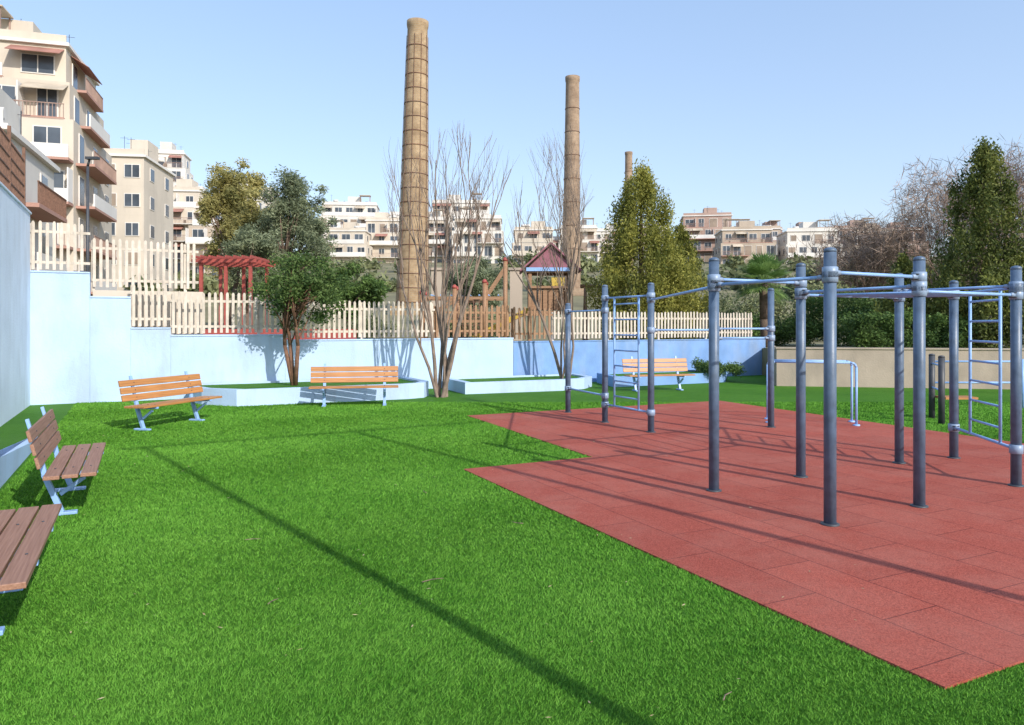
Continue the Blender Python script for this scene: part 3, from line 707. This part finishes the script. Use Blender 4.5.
far=[(-41,185,17,16,5,M_w1,2,.1),(-27.5,190,18,9,4,M_w1,1,.1),(-31,176,14.5,9,4,M_w2,1,.05),(-13,188,18,17,5,M_w1,2,.05),(-8,172,14.5,12,4,M_w1,1,0),(-20,178,15,9,4,M_w1,1,0),(-38,168,14,10,3,M_w2,1,0),
 (7.5,186,17,11,2,M_w1,0,0),(16.5,182,16.5,10,3,M_w1,1,-.05),(5,170,14.5,10,3,M_w2,1,0),(27,200,18,11,3,M_w1,1,0),(38,195,18,9,3,M_w4,1,0),(49,185,17,13,4,M_w3,1,-.15),(60,180,16,12,3,M_w5,1,-.15),(67,192,17.5,10,3,M_w3,2,-.1),(75,182,16,12,3,M_w3,1,-.15),(87,186,17,12,3,M_w3,1,-.2),(53,166,14,12,3,M_w5,1,-.1),(67,164,13.5,12,3,M_w1,1,-.1),(82,166,13.5,10,3,M_w5,1,-.1),(100,190,17,13,3,M_w3,1,-.2)]
for i,(x,y,z,w,n,m,sb,r) in enumerate(far): apartment(x,y,z,w,11,n,r,m,sb=sb,seed=20+i,slabm=M_slab if m in(M_w1,M_w2,M_w4) else M_redslab,awn=.25,side=True)

# ---------------------------------------------------------------- playground behind wall
def play_tower(cx,cy,z0,roofm,h=3.4,hw=.85,ph=1.4,side=1):
    b=B('playhouse')
    for sx in(-hw,hw):
        for sy in(-hw,hw): b.box('posts',M_timber,(cx+sx,cy+sy,z0+h/2),(.13,.13,h))
    b.box('platform',M_timber,(cx,cy,z0+ph),(hw*2+.2,hw*2+.2,.12))
    for sy in(-1,1):
        for i in range(7): b.box('side_boards',M_timber,(cx-hw*.8+i*hw*.267,cy+sy*(hw-.02),z0+ph+.5),(.17,.04,.8))
        b.box('cross_beams',M_timber,(cx,cy+sy*(hw+.08),z0+h-.1),(hw*2+.3,.05,.14))
        b.box('cross_beams',M_timber,(cx,cy+sy*(hw+.08),z0+ph+.98),(hw*2+.1,.05,.09))
    for s_ in(-1,1):
        d=V((s_*.74,0,-.673)).normalized(); n_=V((.673*s_,0,.74)).normalized()
        b.box('roof',roofm,V((cx,cy,z0+h+.98))+d*.80,(1.6,hw*2+.5,.06),(d,V((0,1,0)),n_))
    b.add('gable',roofm,[(cx-hw-.1,cy-hw-.1,z0+h),(cx+hw+.1,cy-hw-.1,z0+h),(cx,cy-hw-.1,z0+h+.86)],[(0,1,2)])
    b.box('roof_stripe',M_bar,(cx,cy-hw-.17,z0+h-.04),(hw*2+.3,.06,.14))
    b.box('panel',M_yellow,(cx+hw*.35,cy-hw-.06,z0+h-.55),(.5,.04,.4))
    b.beam('slide',M_red,(cx+side*(hw+.05),cy-.3,z0+ph),(cx+side*(hw+2.2),cy-.3,z0+.2),.55,.06)
    for s_ in(-.28,.28): b.beam('slide_sides',M_yellow,(cx+side*(hw+.05),cy-.3+s_,z0+ph+.1),(cx+side*(hw+2.2),cy-.3+s_,z0+.3),.04,.2)
    b.done()
play_tower(1.5,29.5,.95,M_roofp,3.0,.8,1.3,-1)
b=B('climbing_frame')
X=[-3.3,-2.1,-1.0,-.25]
for i,px in enumerate(X):
    for py in(27.0,28.4):
        h=(2.9,3.1,3.3,4.1)[i]; b.tube('posts',M_timber,(px,py,.9),(px,py,h),.08,seg=12); b.lathe('post_caps',M_red,[(.10,h),(.09,h+.08),(.03,h+.14)],12,(px,py,0))
for py in(27.0,28.4):
    for z in(1.9,2.75): b.box('beams',M_timber,(-1.8,py,z),(3.1,.08,.10))
    b.beam('braces',M_timber,(-3.3,py,1.9),(-2.1,py,2.75),.06,.08); b.beam('braces',M_timber,(-1.0,py,2.75),(-.25,py,3.9),.06,.08)
for i in range(9): b.tube('rungs',M_bar,(-3.3+i*.35,27.0,2.86),(-3.3+i*.35,28.4,2.86),.025,seg=8)
for i in range(6):
    b.tube('rope_net',M_rust,(-2.0+i*.2,27.0,1.0),(-2.0+i*.2,27.0,2.75),.015,seg=5); b.tube('rope_net',M_rust,(-2.0,27.0,1.2+i*.28),(-1.0,27.0,1.2+i*.28),.015,seg=5)
b.done()
b=B('timber_swing')
for px in(2.9,4.4):
    b.beam('legs',M_timber,(px,28.6,.9),(px,29.3,3.3),.1,.1); b.beam('legs',M_timber,(px,30.0,.9),(px,29.3,3.3),.1,.1)
b.tube('beam',M_timber,(2.7,29.3,3.3),(4.6,29.3,3.3),.07,seg=10)
for px in(3.3,3.7): b.tube('chains',M_dark,(px,29.3,1.5),(px,29.3,3.25),.012,seg=5)
b.box('seat',M_dark,(3.5,29.3,1.5),(.44,.2,.04)); b.done()
b=B('stone_gate_posts')
for px in(-3.6,.2): b.box('pillars',M_w5,(px,36,2.7),(.6,.5,3.4)); b.box('caps',M_beige,(px,36,4.46),(.75,.65,.12))
b.done()
b=B('red_pergola')
for sx in(0,1.0,2.0):
    for sy in(0,2): b.box('posts',M_red,(-12.6+sx,30+sy,2.6),(.12,.12,3.4))
for k in range(5): b.beam('beams',M_red,(-12.9,29.8+k*.6,4.35),(-10.3,29.8+k*.6,4.35),.07,.14)
for k in range(8): b.beam('slats',M_red,(-12.7+k*.33,29.4,4.49),(-12.7+k*.33,32.8,4.49),.05,.1)
b.box('low_wall',M_red,(-9.6,29,1.35),(7,.1,.5))
b.done()
b=B('street_lamp'); b.path('post',M_dark,[V((-17.2,30,.9)),V((-17.2,30,8.2)),V((-17.1,29.95,8.45))],[.08,.05,.04],10)
b.box('lamp_head',M_dark,(-16.95,29.9,8.5),(.5,.2,.1)); b.done()

# ---------------------------------------------------------------- light, sky, camera
w=bpy.data.worlds.new('World'); sc.world=w; w.use_nodes=True; nt=w.node_tree
sky=nt.nodes.new('ShaderNodeTexSky'); sky.sky_type='NISHITA'; sky.sun_disc=False; sky.sun_elevation=EL; sky.sun_rotation=math.radians(141.6)
sky.air_density=1.0; sky.dust_density=1.5; sky.ozone_density=1.5; sky.altitude=100
bg=nt.nodes['Background']; bg.inputs['Strength'].default_value=.13
tc=nt.nodes.new('ShaderNodeTexCoord'); sp=nt.nodes.new('ShaderNodeSeparateXYZ'); nt.links.new(tc.outputs['Generated'],sp.inputs[0])
hr=nt.nodes.new('ShaderNodeValToRGB'); e=hr.color_ramp.elements
e[0].position=0; e[0].color=(.32,.33,.38,1); e[1].position=.55; e[1].color=(.21,.325,.52,1)
m1=hr.color_ramp.elements.new(.2); m1.color=(.285,.355,.475,1)
nt.links.new(sp.outputs[2],hr.inputs['Fac'])
ad=nt.nodes.new('ShaderNodeMixRGB'); ad.blend_type='ADD'; ad.inputs[0].default_value=1
sc_=nt.nodes.new('ShaderNodeMixRGB'); sc_.blend_type='MULTIPLY'; sc_.inputs[0].default_value=1; sc_.inputs[2].default_value=(7.6,7.6,7.6,1)
nt.links.new(hr.outputs[0],sc_.inputs[1]); nt.links.new(sky.outputs[0],ad.inputs[1]); nt.links.new(sc_.outputs[0],ad.inputs[2])
nt.links.new(ad.outputs[0],bg.inputs['Color'])
sd=bpy.data.lights.new('sun','SUN'); sd.energy=4.4; sd.angle=math.radians(.5); sd.color=(1,.94,.85)
so=bpy.data.objects.new('sun',sd); sc.collection.objects.link(so)
ld=V((SH.x*math.cos(EL),SH.y*math.cos(EL),-math.sin(EL))); so.rotation_euler=ld.to_track_quat('-Z','Y').to_euler()
cam=bpy.data.cameras.new('camera'); co_=bpy.data.objects.new('camera',cam); sc.collection.objects.link(co_)
cam.sensor_width=36; cam.lens=740/1024*36; cam.shift_y=-38.5/1024; cam.clip_end=8000; cam.clip_start=.05
co_.location=(0,0,1.8); co_.rotation_euler=(math.pi/2,0,0); sc.camera=co_
sc.view_settings.view_transform='Standard'; sc.view_settings.look='None'; sc.view_settings.exposure=0
